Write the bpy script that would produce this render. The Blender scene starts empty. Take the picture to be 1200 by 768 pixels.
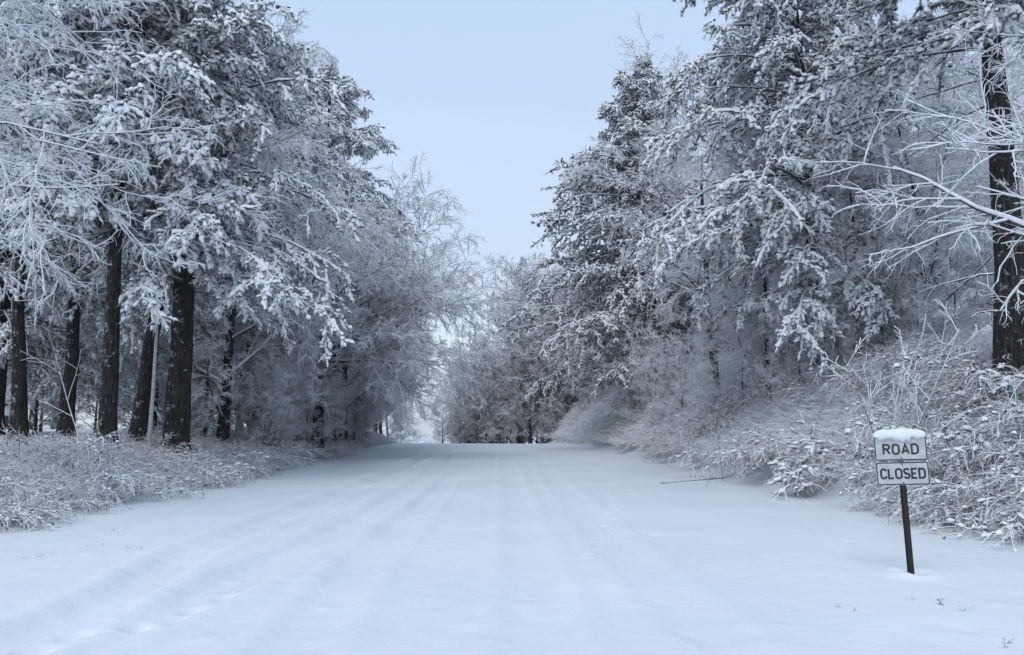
import bpy, math, random
import numpy as np
from mathutils import Vector

SC = bpy.context.scene
COL = SC.collection
R = math.radians
F = 906.0            # focal length in pixels of the 1200 px wide photograph
PITCH = R(7.6)
EYE = 1.6

# ------------------------------------------------------------------ helpers
def X_at(px, y):
    """world x that shows in photo column px for something at eye level, y metres ahead"""
    return (px - 600.0) / F * y * math.cos(PITCH)

def world_at(px, py, y):
    dx, dy = (px - 600.0) / F, (384.0 - py) / F
    d = np.array([dx, math.cos(PITCH) - dy * math.sin(PITCH), math.sin(PITCH) + dy * math.cos(PITCH)])
    return d * (y / d[1]) + np.array([0, 0, EYE])

def sstep(a, b, x):
    t = np.clip((x - a) / (b - a), 0, 1)
    return t * t * (3 - 2 * t)

def vnoise(x, y, seed=0):
    xi = np.floor(x).astype(np.int64); yi = np.floor(y).astype(np.int64)
    fx = x - xi; fy = y - yi
    fx = fx * fx * (3 - 2 * fx); fy = fy * fy * (3 - 2 * fy)
    def h(a, b):
        n = (a * 374761393 + b * 668265263 + seed * 1442695041) & 0xffffffff
        n = ((n ^ (n >> 13)) * 1274126177) & 0xffffffff
        return ((n ^ (n >> 16)) & 0xffff) / 65535.0
    return (h(xi, yi) * (1 - fx) + h(xi + 1, yi) * fx) * (1 - fy) + (h(xi, yi + 1) * (1 - fx) + h(xi + 1, yi + 1) * fx) * fy

def tag(o, label=None, cat=None, group=None, kind=None):
    if label: o['label'] = label
    if cat: o['category'] = cat
    if group: o['group'] = group
    if kind: o['kind'] = kind
    return o

def empty(name, loc=(0, 0, 0)):
    o = bpy.data.objects.new(name, None)
    o.empty_display_size = 0.3
    COL.objects.link(o); o.location = loc
    return o

def copy_tree(o, parent=None):
    c = o.copy(); COL.objects.link(c)
    if parent: c.parent = parent
    for ch in list(o.children): copy_tree(ch, c)
    return c

def norm(v):
    return v / np.maximum(np.linalg.norm(v, axis=-1, keepdims=True), 1e-9)

class MB:
    """collects quads and triangles and links them as one mesh object"""
    def __init__(s):
        s.v = []; s.q = []; s.qm = []; s.t = []; s.tm = []; s.n = 0
    def add(s, v, q=None, t=None, m=0):
        v = np.asarray(v, float).reshape(-1, 3)
        if q is not None and len(q):
            q = np.asarray(q, np.int64).reshape(-1, 4); s.q.append(q + s.n); s.qm.append(np.full(len(q), m))
        if t is not None and len(t):
            t = np.asarray(t, np.int64).reshape(-1, 3); s.t.append(t + s.n); s.tm.append(np.full(len(t), m))
        s.v.append(v); s.n += len(v)
    def tubes(s, pts, rad, sides=3, m=0, cap=False, phase=math.pi / 2, jitter=0, rng=None):
        """pts (N,k,3), rad (N,k)"""
        N, k, _ = pts.shape
        if N == 0: return
        tan = np.empty_like(pts)
        tan[:, 1:-1] = pts[:, 2:] - pts[:, :-2]; tan[:, 0] = pts[:, 1] - pts[:, 0]; tan[:, -1] = pts[:, -1] - pts[:, -2]
        tan = norm(tan)
        up = np.zeros_like(tan); up[..., 2] = 1
        steep = np.abs(tan[..., 2]).mean(axis=1) > 0.9
        up[steep] = (0.3, 1, 0)
        a = norm(np.cross(tan, up)); b = np.cross(a, tan)
        ang = phase + np.arange(sides) * 2 * math.pi / sides
        rr = rad[:, :, None, None] * np.ones((N, k, sides, 1))
        if jitter: rr = rr * (1 + jitter * rng.uniform(-1, 1, rr.shape))
        ring = pts[:, :, None, :] + rr * (np.cos(ang)[None, None, :, None] * a[:, :, None, :] + np.sin(ang)[None, None, :, None] * b[:, :, None, :])
        base = (np.arange(N) * k * sides)[:, None, None] + (np.arange(k - 1) * sides)[None, :, None]
        j = np.arange(sides)[None, None, :]; j2 = (np.arange(sides) + 1) % sides
        q = np.stack([base + j, base + j2[None, None, :], base + sides + j2[None, None, :], base + sides + j], -1)
        t = None
        if cap:
            e = (np.arange(N) * k * sides)[:, None]
            tt = []
            for i in range(1, sides - 1):
                tt.append(np.stack([e[:, 0], e[:, 0] + i + 1, e[:, 0] + i], -1))
                f = e[:, 0] + (k - 1) * sides
                tt.append(np.stack([f, f + i, f + i + 1], -1))
            t = np.concatenate(tt)
        s.add(ring, q, t, m)
    def box(s, c, h, m=0, rot=None):
        c = np.array(c, float); h = np.array(h, float)
        sg = np.array([[-1,-1,-1],[1,-1,-1],[1,1,-1],[-1,1,-1],[-1,-1,1],[1,-1,1],[1,1,1],[-1,1,1]], float)
        v = sg * h
        if rot is not None: v = v @ np.array(rot).T
        s.add(v + c, [[0,3,2,1],[4,5,6,7],[0,1,5,4],[1,2,6,5],[2,3,7,6],[3,0,4,7]], m=m)
    def build(s, name, mats, parent=None, smooth=True):
        me = bpy.data.meshes.new(name)
        v = np.concatenate(s.v)
        q = np.concatenate(s.q) if s.q else np.zeros((0, 4), np.int64)
        t = np.concatenate(s.t) if s.t else np.zeros((0, 3), np.int64)
        me.vertices.add(len(v)); me.vertices.foreach_set('co', v.astype(np.float32).ravel())
        loops = np.concatenate([q.ravel(), t.ravel()]).astype(np.int32)
        me.loops.add(len(loops)); me.loops.foreach_set('vertex_index', loops)
        nf = len(q) + len(t)
        me.polygons.add(nf)
        start = np.concatenate([np.arange(len(q)) * 4, len(q) * 4 + np.arange(len(t)) * 3]).astype(np.int32)
        me.polygons.foreach_set('loop_start', start)
        mi = np.concatenate((s.qm + s.tm) if (s.qm or s.tm) else [np.zeros(0)]).astype(np.int32)
        me.polygons.foreach_set('material_index', mi)
        me.polygons.foreach_set('use_smooth', np.full(nf, smooth))
        me.update(calc_edges=True)
        for m in (mats if isinstance(mats, (list, tuple)) else [mats]): me.materials.append(m)
        o = bpy.data.objects.new(name, me); COL.objects.link(o)
        if parent: o.parent = parent
        return o

# ------------------------------------------------------------------ materials
def new_mat(name):
    m = bpy.data.materials.new(name); m.use_nodes = True
    nt = m.node_tree; nt.nodes.clear()
    out = nt.nodes.new('ShaderNodeOutputMaterial')
    bs = nt.nodes.new('ShaderNodeBsdfPrincipled')
    nt.links.new(bs.outputs[0], out.inputs[0])
    return m, nt, bs

def nd(nt, typ, **kw):
    n = nt.nodes.new(typ)
    for k, v in kw.items():
        if k in n.inputs.keys() if isinstance(k, str) else False: n.inputs[k].default_value = v
        else: setattr(n, k, v)
    return n

def math_node(nt, op, a, b=None):
    n = nt.nodes.new('ShaderNodeMath'); n.operation = op
    for i, x in enumerate((a, b)):
        if x is None: continue
        if isinstance(x, (int, float)): n.inputs[i].default_value = x
        else: nt.links.new(x, n.inputs[i])
    return n.outputs[0]

def noise_out(nt, vec, scale, detail=3, rough=0.6):
    n = nt.nodes.new('ShaderNodeTexNoise')
    n.inputs['Scale'].default_value = scale; n.inputs['Detail'].default_value = detail; n.inputs['Roughness'].default_value = rough
    nt.links.new(vec, n.inputs['Vector'])
    return n.outputs['Fac']

def mixcol(nt, fac, a, b):
    n = nt.nodes.new('ShaderNodeMix'); n.data_type = 'RGBA'
    if isinstance(fac, (int, float)): n.inputs[0].default_value = fac
    else: nt.links.new(fac, n.inputs[0])
    for i, x in ((6, a), (7, b)):
        if isinstance(x, tuple): n.inputs[i].default_value = (*x, 1)
        else: nt.links.new(x, n.inputs[i])
    return n.outputs[2]

def maprange(nt, x, a, b, c=0, d=1):
    n = nt.nodes.new('ShaderNodeMapRange'); n.interpolation_type = 'SMOOTHSTEP'
    nt.links.new(x, n.inputs[0])
    for i, v in enumerate((a, b, c, d)): n.inputs[i + 1].default_value = v
    return n.outputs[0]

SNOW = (0.86, 0.88, 0.91)

def snowy(name, under_a, under_b, lo, hi, nscale=9.0, namp=0.6, uscale=4.0, bump=0.0, bumpscale=20.0, rough=0.85, stretch=None, speck=None):
    """surface that carries snow wherever it faces up; under_a..under_b below"""
    m, nt, bs = new_mat(name)
    geo = nt.nodes.new('ShaderNodeNewGeometry')
    sep = nt.nodes.new('ShaderNodeSeparateXYZ'); nt.links.new(geo.outputs['Normal'], sep.inputs[0])
    pos = geo.outputs['Position']
    n1 = noise_out(nt, pos, nscale, 3)
    z = math_node(nt, 'ADD', sep.outputs[2], math_node(nt, 'MULTIPLY', math_node(nt, 'SUBTRACT', n1, 0.5), namp * 2))
    fac = maprange(nt, z, lo, hi)
    upos = pos
    if stretch:
        tc = nt.nodes.new('ShaderNodeTexCoord')
        mp = nt.nodes.new('ShaderNodeMapping'); mp.inputs['Scale'].default_value = stretch
        nt.links.new(tc.outputs['Object'], mp.inputs[0]); upos = mp.outputs[0]
    n2 = noise_out(nt, upos, uscale, 5, 0.65)
    under = mixcol(nt, maprange(nt, n2, 0.35, 0.65), under_a, under_b)
    if speck:
        wind = nt.nodes.new('ShaderNodeVectorMath'); wind.operation = 'DOT_PRODUCT'
        nt.links.new(geo.outputs['Normal'], wind.inputs[0]); wind.inputs[1].default_value = (-0.55, -0.80, 0.2)   # side the snow was blown from
        n3 = math_node(nt, 'ADD', noise_out(nt, pos, speck[0], 5, 0.75), math_node(nt, 'MULTIPLY', wind.outputs['Value'], 0.085))
        fac = math_node(nt, 'MAXIMUM', fac, maprange(nt, n3, speck[1], speck[1] + 0.14, 0, 0.7))
    col = mixcol(nt, fac, under, SNOW)
    nt.links.new(col, bs.inputs['Base Color'])
    bs.inputs['Roughness'].default_value = rough
    bs.inputs['Specular IOR Level'].default_value = 0.2
    if bump:
        bp = nt.nodes.new('ShaderNodeBump'); bp.inputs['Strength'].default_value = bump; bp.inputs['Distance'].default_value = 0.05
        nb = noise_out(nt, upos, bumpscale, 4, 0.7)
        nt.links.new(nb, bp.inputs['Height']); nt.links.new(bp.outputs[0], bs.inputs['Normal'])
    return m

M_BARK = snowy('dark_bark', (0.010, 0.009, 0.010), (0.055, 0.047, 0.044), 0.30, 0.75, 5.0, 0.35, 5.0, 1.0, 7.0, stretch=(4, 4, 0.55), speck=(5.0, 0.625))
M_GREYBARK = snowy('grey_bark', (0.05, 0.045, 0.045), (0.12, 0.11, 0.11), 0.15, 0.6, 5.0, 0.4, 6.0, 0.8, 9.0, stretch=(3, 3, 0.6), speck=(3.0, 0.62))
M_BIRCH = snowy('pale_bark', (0.42, 0.41, 0.40), (0.62, 0.61, 0.60), 0.4, 0.8, 5.0, 0.3, 5.0, 0.3, 9.0, stretch=(1, 1, 4.0))
M_LIMB = snowy('snow_lined_limb_bark', (0.045, 0.04, 0.04), (0.11, 0.10, 0.10), -0.3, 0.25, 4.0, 0.45, 6.0)
M_TWIG = snowy('frosted_twig', (0.34, 0.325, 0.33), (0.56, 0.545, 0.555), -0.95, 0.0, 1.6, 0.5, 3.0)
M_BARETWIG = snowy('bare_twig', (0.27, 0.265, 0.275), (0.45, 0.445, 0.455), -0.65, 0.3, 1.2, 0.4, 3.0)
M_NEEDLE = snowy('snow_laden_needles', (0.03, 0.042, 0.038), (0.10, 0.115, 0.10), -0.9, -0.15, 3.0, 0.5, 3.0, 0.5, 25.0)
M_NEEDLE_DARK = snowy('needles_lightly_snowed', (0.025, 0.036, 0.031), (0.085, 0.10, 0.088), -0.68, 0.05, 3.0, 0.5, 3.0, 0.5, 25.0)
M_BLADE = snowy('needle_sprays', (0.03, 0.044, 0.036), (0.10, 0.115, 0.10), 0.0, 0.7, 2.0, 0.5, 3.0)
M_GRASS = snowy('frosted_grass', (0.60, 0.58, 0.575), (0.82, 0.82, 0.835), -0.8, 0.0, 0.9, 0.6, 1.1)
M_TAN = snowy('frosted_tan_grass', (0.36, 0.29, 0.235), (0.66, 0.61, 0.585), -0.45, 0.4, 0.9, 0.8, 1.1)
M_BRUSH = snowy('snow_matted_brush', (0.11, 0.092, 0.08), (0.27, 0.235, 0.21), -0.45, 0.15, 5.0, 0.5, 4.0)
M_BROWN = snowy('brown_brush_stems', (0.13, 0.10, 0.082), (0.30, 0.25, 0.215), -0.1, 0.5, 5.0, 0.5, 4.0)
M_LEAF = snowy('withered_leaf', (0.10, 0.085, 0.06), (0.21, 0.17, 0.12), 0.15, 0.6, 6.0, 0.5, 4.0)

def snow_mat(name, fine=True):
    m, nt, bs = new_mat(name)
    geo = nt.nodes.new('ShaderNodeNewGeometry'); pos = geo.outputs['Position']
    n1 = noise_out(nt, pos, 0.35, 4, 0.6)
    col = mixcol(nt, maprange(nt, n1, 0.3, 0.7), (0.70, 0.73, 0.765), (0.765, 0.79, 0.815))
    nt.links.new(col, bs.inputs['Base Color'])
    bs.inputs['Roughness'].default_value = 0.75
    bs.inputs['Specular IOR Level'].default_value = 0.25
    a = noise_out(nt, pos, 3.0, 5, 0.6)
    b = noise_out(nt, pos, 38.0, 3, 0.6)
    h = math_node(nt, 'ADD', math_node(nt, 'MULTIPLY', a, 1.0), math_node(nt, 'MULTIPLY', b, 0.10))
    bp = nt.nodes.new('ShaderNodeBump'); bp.inputs['Strength'].default_value = 0.35; bp.inputs['Distance'].default_value = 0.07
    nt.links.new(h, bp.inputs['Height']); nt.links.new(bp.outputs[0], bs.inputs['Normal'])
    return m
M_SNOW = snow_mat('snow')

def plain(name, col, rough=0.6, metal=0.0, nscale=30, var=0.25):
    m, nt, bs = new_mat(name)
    tc = nt.nodes.new('ShaderNodeTexCoord')
    n = noise_out(nt, tc.outputs['Object'], nscale, 4, 0.65)
    dark = tuple(c * (1 - var) for c in col)
    nt.links.new(mixcol(nt, maprange(nt, n, 0.35, 0.65), dark, col), bs.inputs['Base Color'])
    bs.inputs['Roughness'].default_value = rough; bs.inputs['Metallic'].default_value = metal
    return m

# ------------------------------------------------------------------ terrain
def edge_left(y):
    return np.interp(y, [-60, 10, 22, 34, 58, 80, 120, 200], [-9.8, -9.0, -8.6, -9.8, -10.8, -11.5, -13, -20])
def edge_right(y):
    return np.interp(y, [-60, 8, 13, 20, 32, 48, 62, 78, 100, 200], [8.5, 8.5, 8.2, 7.6, 7.9, 7.2, 5.9, 4.3, 2.0, -8])
def crest(y):
    z = 0.36 * sstep(18, 74, y)
    return z - 6.5 * sstep(76, 150, y)
def bank_h(y):
    return np.interp(y, [-60, 10, 18, 30, 42, 80, 120, 200], [2.6, 2.8, 3.3, 4.6, 5.1, 4.5, 3.4, 2.0])
def ground(x, y):
    x = np.asarray(x, float); y = np.asarray(y, float)
    z = crest(y)
    dl = edge_left(y) - x
    z = z + 0.85 * sstep(-0.6, 3.5, dl) + 0.6 * sstep(4, 14, dl)
    dr = x - edge_right(y)
    w = np.interp(y, [0, 18, 40, 80], [4.6, 4.6, 5.2, 5.2])
    t = np.clip((dr + 0.8) / (w + 0.8), 0, 1)
    z = z + bank_h(y) * (t * t * (3 - 2 * t) * 0.55 + t * 0.45 * sstep(0, 0.3, t)) + 0.8 * sstep(6, 25, dr)
    rough = sstep(-1.0, 1.0, np.maximum(dl, dr))
    z = z + rough * 0.22 * (vnoise(x * 0.8, y * 0.8, 3) - 0.5) + 0.05 * (vnoise(x * 0.22 + 9, y * 0.16, 5) - 0.5) * (1 - rough)
    return z
def g(x, y): return float(ground(np.array([x]), np.array([y]))[0])

def px_ground(px, py):
    """where the ray through photo pixel hits the road"""
    d = world_at(px, py, 1.0) - np.array([0, 0, EYE])
    y = 3.0
    while y < 120:
        p = d * y + np.array([0, 0, EYE])
        if p[2] < g(p[0], p[1]): break
        y += 0.05
    return np.array([p[0], p[1]])

def path_field(x, y, pts):
    """distance to a polyline and length along it"""
    best = np.full(x.shape, 1e9); along = np.zeros(x.shape); acc = 0
    for a, b in zip(pts[:-1], pts[1:]):
        ab = b - a; L = np.hypot(*ab)
        t = np.clip(((x - a[0]) * ab[0] + (y - a[1]) * ab[1]) / L ** 2, 0, 1)
        d = np.hypot(x - a[0] - t * ab[0], y - a[1] - t * ab[1])
        k = d < best; best[k] = d[k]; along[k] = acc + t[k] * L; acc += L
    return best, along

def snow_detail(x, y):
    """ruts, foot prints and small drifts in the fresh snow of the road"""
    dl = edge_left(y) - x; dr = x - edge_right(y)
    inside = 1 - sstep(-0.8, 0.6, np.maximum(dl, dr))
    z = np.zeros(x.shape)
    z += inside * (0.022 * (vnoise(x * 0.9, y * 0.45, 11) - 0.5) + 0.006 * (vnoise(x * 2.3, y * 1.5, 12) - 0.5) + 0.007 * (vnoise(x * 6, y * 6, 13) - 0.5))
    near = np.abs(y) < 90
    ruts = [([(-40, 790), (110, 716), (240, 640), (372, 590), (452, 556), (500, 533)], 0.30, 0.075),
            ([(40, 800), (240, 700), (360, 640), (440, 600), (500, 558), (524, 534)], 0.30, 0.070),
            ([(330, 800), (430, 655), (500, 590), (548, 540)], 0.26, 0.040),
            ([(640, 800), (618, 640), (600, 560), (592, 532)], 0.28, 0.028),
            ([(880, 800), (740, 660), (660, 575), (630, 536)], 0.28, 0.022)]
    for pts, w, dep in ruts:
        P = [px_ground(*p) if p[1] < 780 else px_ground(p[0], 780) for p in pts]
        d, s = path_field(x, y, P)
        brk = 0.65 + 0.35 * sstep(0.25, 0.6, vnoise(s * 0.8, d * 0 + w * 50, 17))
        z += inside * np.exp(-((d - w * 1.3) / (w * 0.9)) ** 2) * 0.06 * dep * (vnoise(x * 7, y * 7, 31) + vnoise(x * 15, y * 15, 32) - 1.0)
        z += inside * dep * brk * (-np.exp(-(d / w) ** 4) + 0.75 * np.exp(-((d - w * 1.55) / (w * 0.5)) ** 2))
    # foot prints
    for line, step, seed in (([(-60, 775), (150, 737), (262, 700), (300, 680)], 0.36, 4), ([(690, 660), (712, 620), (722, 590), (700, 570)], 0.85, 6)):
        P = [px_ground(*p) for p in line]
        rng = np.random.default_rng(seed)
        for a, b in zip(P[:-1], P[1:]):
            L = np.hypot(*(b - a)); u = (b - a) / L; n = int(L / step)
            for i in range(n):
                c = a + u * (i + 0.5) * step + np.array([-u[1], u[0]]) * (0.07 * (-1) ** i + rng.normal(0, 0.025))
                k = (np.abs(x - c[0]) < 0.6) & (np.abs(y - c[1]) < 0.6)
                xx = x[k] - c[0]; yy = y[k] - c[1]
                la = xx * u[0] + yy * u[1]; lb = -xx * u[1] + yy * u[0]
                r = np.hypot(la / 0.13, lb / 0.075)
                z[k] += (-0.07 if seed == 4 else -0.022) * np.exp(-r ** 3) + 0.014 * np.exp(-((r - 1.5) / 0.4) ** 2)
    sx, sy = px_ground(1069, 676)
    rr = np.hypot(x - sx, y - sy)
    z += 0.05 * np.exp(-((rr - 0.20) / 0.12) ** 2) * (0.6 + 0.8 * vnoise(x * 6, y * 6, 41)) - 0.05 * np.exp(-(rr / 0.07) ** 2)
    # small hollows and crumbs scattered about
    rng = np.random.default_rng(9)
    for i in range(260):
        cy = 5 + 45 * rng.random() ** 1.6; cx = rng.uniform(-8.3, 8.0)
        rr = rng.uniform(0.04, 0.13); dep = rng.choice([-1, 1], p=[0.6, 0.4]) * rng.uniform(0.008, 0.028)
        k = (np.abs(x - cx) < 0.6) & (np.abs(y - cy) < 0.6)
        z[k] += dep * np.exp(-((x[k] - cx) ** 2 + ((y[k] - cy) * 0.6) ** 2) / rr ** 2)
    return z

def make_ground():
    xs = np.concatenate([-np.geomspace(500, 13.2, 46), np.arange(-13, -9, 0.12), np.arange(-9, 9, 0.055), np.arange(9, 15, 0.12), np.geomspace(15.2, 500, 46)])
    ys = np.concatenate([-np.geomspace(120, 3, 18), np.arange(-2.5, 4.6, 0.5), np.arange(4.8, 11, 0.045), np.arange(11, 26, 0.10), np.arange(26, 60, 0.3), np.arange(60, 160, 1.0), np.geomspace(162, 1500, 30)])
    X, Y = np.meshgrid(xs, ys)
    Z = ground(X, Y) + snow_detail(X, Y)
    nx, ny = len(xs), len(ys)
    idx = np.arange(nx * ny).reshape(ny, nx)
    q = np.stack([idx[:-1, :-1], idx[:-1, 1:], idx[1:, 1:], idx[1:, :-1]], -1).reshape(-1, 4)
    V = np.stack([X, Y, Z], -1).reshape(-1, 3)
    c = V[q].mean(1)
    on_road = (c[:, 0] > edge_left(c[:, 1]) + 1.6) & (c[:, 0] < edge_right(c[:, 1]) - 1.6)
    for name, k in (('snow_covered_road', on_road), ('snow_covered_ground', ~on_road)):
        qq = q[k]; used, inv = np.unique(qq, return_inverse=True)
        mb = MB(); mb.add(V[used], inv.reshape(-1, 4))
        tag(mb.build(name, M_SNOW), kind='structure')
make_ground()

# ------------------------------------------------------------------ growing branches
def grow(P0, D0, L, k, bend, wander, rng):
    N = len(P0)
    pts = np.empty((N, k, 3)); pts[:, 0] = P0; d = norm(np.asarray(D0, float))
    tan = np.empty((N, k, 3)); tan[:, 0] = d
    step = (np.asarray(L) / (k - 1))[:, None]
    bend = np.broadcast_to(np.asarray(bend, float), (N, 3))
    for i in range(1, k):
        d = norm(d + bend / (k - 1) + wander * rng.normal(size=(N, 3)) / math.sqrt(k - 1))
        pts[:, i] = pts[:, i - 1] + d * step; tan[:, i] = d
    return pts, tan

def spawn(pts, tan, L, rad, m, t0, t1, ang, angvar, ratio, short, flat, rng):
    """m children on each branch -> start, direction, length, radius"""
    N, k, _ = pts.shape
    t = t0 + (t1 - t0) * (np.arange(m)[None, :] + rng.uniform(0, 1, (N, m))) / m
    f = t * (k - 1); i = np.minimum(f.astype(int), k - 2); u = (f - i)[..., None]
    r = np.arange(N)[:, None]
    P = pts[r, i] * (1 - u) + pts[r, i + 1] * u
    T = norm(tan[r, i] * (1 - u) + tan[r, i + 1] * u)
    Rl = rad[r, i] * (1 - u[..., 0]) + rad[r, i + 1] * u[..., 0]
    rv = rng.normal(size=(N, m, 3))
    perp = norm(rv - (rv * T).sum(-1, keepdims=True) * T)
    perp[..., 2] *= flat
    perp = norm(perp)
    a = (ang + rng.normal(0, angvar, (N, m)))[..., None]
    D = norm(np.cos(a) * T + np.sin(a) * perp)
    Lc = L[:, None] * ratio * (1 - short * t) * rng.uniform(0.6, 1.35, (N, m))
    return P.reshape(-1, 3), D.reshape(-1, 3), Lc.reshape(-1), Rl.reshape(-1), t.reshape(-1)

def taper(r0, k, tip=0.25, p=1.0):
    t = np.linspace(0, 1, k)[None, :]
    return np.asarray(r0)[:, None] * (1 - (1 - tip) * t ** p)

def trunk_line(H, lean, wander, k, rng, base=(0, 0, -0.3)):
    d = norm(np.array([lean[0], lean[1], 1.0]))
    p, t = grow(np.array([base], float), d[None], np.array([H + 0.3]), k, (lean[2] if len(lean) > 2 else 0, 0, 0.05), wander, rng)
    return p, t

def trunk_mesh(p, r0, tip, flare, rng, sides=12):
    k = p.shape[1]
    # resample finer
    n = 40
    f = np.linspace(0, k - 1, n); i = np.minimum(f.astype(int), k - 2); u = (f - i)[:, None]
    q = (p[0, i] * (1 - u) + p[0, i + 1] * u)[None]
    tt = np.linspace(0, 1, n)
    r = r0 * (1 - (1 - tip) * tt)
    z = q[0, :, 2]
    r = r * (1 + flare * np.exp(-np.maximum(z, 0) / 0.5))
    mb = MB(); mb.tubes(q, r[None], sides, 0, cap=True, jitter=0.07, rng=rng)
    return mb

# ------------------------------------------------------------------ frosted broad-leaved trees
def deciduous(name, seed, limb_thick=0.55, H=14, r0=0.22, clear=0.35, n=15, limb=5.0, ang=62, rise=0.5, side=(0, 0, 0), lean=(0.0, 0.0),
              m2=10, m3=9, m4=10, droop=-0.35, r_twig=0.012, bark=None, limb_mat=None, twig_mat=None, snow=0.0, shape='round', wander=0.25, tipz=1.0, split_limbs=True, ratio=(0.46, 0.42, 0.5), reach_limbs=()):
    rng = np.random.default_rng(seed)
    bark = bark or M_BARK; limb_mat = limb_mat or M_LIMB; twig_mat = twig_mat or M_TWIG
    root = empty(name)
    tp, tt = trunk_line(H * tipz, lean, 0.10, 14, rng)
    tr = taper(np.array([r0]), 14, 0.16)
    trunk_mesh(tp, r0, 0.16, 0.5, rng).build('trunk', bark, root)
    side = np.array(side, float)
    P, D, L, Rr, t = spawn(tp, tt, np.array([limb]), tr, n, clear, 0.99, R(ang), 0.2, 1.0, 0.0, 1.0, rng)
    s = (t - clear) / (1 - clear)
    prof = {'round': 0.55 + 0.75 * np.sin(np.pi * np.clip(s * 0.85 + 0.12, 0, 1)), 'vase': 0.75 + 0.5 * s, 'cone': 1.25 - 0.95 * s}[shape]
    L = L * prof * np.clip(1 + 0.45 * (norm(D) @ norm(side[None])[0] if side.any() else 0), 0.45, 1.6)
    L = np.minimum(L, limb * 1.75)
    Rr = np.clip(Rr * limb_thick, 0.02, L * 0.018 + 0.012)
    for h_, d_, l_ in reach_limbs:          # single long limbs
        f = h_ / (H * tipz + 0.3) * 13; i = min(int(f), 12)
        P = np.concatenate([P, (tp[0, i] + (tp[0, i + 1] - tp[0, i]) * (f - i))[None]]); D = np.concatenate([D, norm(np.array([d_], float))])
        L = np.append(L, l_); Rr = np.append(Rr, 0.10)
    bend = np.array([0, 0, rise]) + side
    p1, t1 = grow(P, D, L, 11, bend, wander, rng)
    r1 = taper(Rr, 11, 0.22)
    if split_limbs:
        for i in range(len(p1)):
            mb = MB(); mb.tubes(p1[i:i + 1], r1[i:i + 1], 7, 0, jitter=0.06, rng=rng)
            if snow: snow_on(mb, p1[i:i + 1], r1[i:i + 1], snow, 1, rng)
            mb.build('limb', [limb_mat, M_SNOW], root)
    crown = MB()
    if not split_limbs:
        crown.tubes(p1, r1, 6, 1)
    # level 2
    P, D, Lx, Rr, t = spawn(p1, t1, L, r1, m2, 0.18, 1.0, R(48), 0.22, ratio[0], 0.32, 0.75, rng)
    Rr = np.clip(Rr * 0.6, 0.012, 0.05)
    p2, t2 = grow(P, D, Lx, 7, np.array([0, 0, droop * 0.5]) + side * 0.4, wander, rng)
    r2 = taper(Rr, 7, 0.35)
    crown.tubes(p2, r2, 5, 1)
    if snow: snow_on(crown, p2, r2, snow * 0.8, 2, rng)
    # level 3
    P, D, Lx, Rr, t = spawn(p2, t2, Lx, r2, m3, 0.15, 1.0, R(45), 0.25, ratio[1], 0.35, 0.8, rng)
    Lx = np.maximum(Lx, 0.25)
    p3, t3 = grow(P, D, Lx, 5, np.array([0, 0, droop]) + side * 0.2, wander * 1.1, rng)
    r3 = taper(np.full(len(P), r_twig * 1.35), 5, 0.6)
    crown.tubes(p3, r3, 3, 0)
    if snow: snow_on(crown, p3, r3, snow * 0.6, 2, rng)
    # level 4
    P, D, Lx, Rr, t = spawn(p3, t3, Lx, r3, m4, 0.1, 1.0, R(42), 0.3, ratio[2], 0.3, 0.85, rng)
    Lx = np.maximum(Lx, 0.15)
    p4, t4 = grow(P, D, Lx, 4, np.array([0, 0, droop]), wander * 1.2, rng)
    r4 = taper(np.full(len(P), r_twig), 4, 0.6)
    crown.tubes(p4, r4, 3, 0)
    crown.build('crown', [twig_mat, limb_mat, M_SNOW], root)
    return root

def snow_on(mb, pts, rad, thick, m, rng):
    """a ridge of snow lying along the upper side of branches"""
    p = pts.copy()
    tk = thick * (0.55 + 0.9 * rng.random(rad.shape)) * np.clip(rad / 0.02, 0.6, 1.6)
    p[..., 2] += rad * 0.55 + tk * 0.35
    mb.tubes(p, np.minimum(rad * 0.75, 0.06) + tk * 0.5, 5, m)

# ------------------------------------------------------------------ snow-laden pines
def lumps(mb, C, D, Ln, W, rng, m=0, rings=5, sides=5):
    """elongated ragged clumps of needles bent down under snow"""
    N = len(C)
    prof = np.array([0.45, 0.95, 1.05, 0.90, 0.30])[None, :]
    u = np.linspace(0, 1, rings)
    D2 = norm(D + np.array([0, 0, -0.35]))
    pts = np.empty((N, rings, 3))
    for i in range(rings):
        pts[:, i] = C + (D * u[i] * (1 - 0.5 * u[i]) + D2 * 0.5 * u[i] ** 2) * Ln[:, None]
    mb.tubes(pts, W[:, None] * prof, sides, m, jitter=0.30, rng=rng, phase=rng.uniform(0, 6))

def blades(mb, C, D, Ln, W, rng, m=1):
    N = len(C)
    rv = rng.normal(size=(N, 3)); S = norm(np.cross(D, rv)) * W[:, None]
    mid = C + D * (Ln * 0.55)[:, None]
    tip = C + norm(D + np.array([0, 0, -0.4])) * Ln[:, None]
    v = np.stack([C - S * 0.5, C + S * 0.5, mid + S, mid - S, tip], 1)
    b = (np.arange(N) * 5)[:, None]
    q = b + np.array([0, 1, 2, 3])[None, :]; t = b + np.array([3, 2, 4])[None, :]
    mb.add(v, q, t, m)

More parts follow.
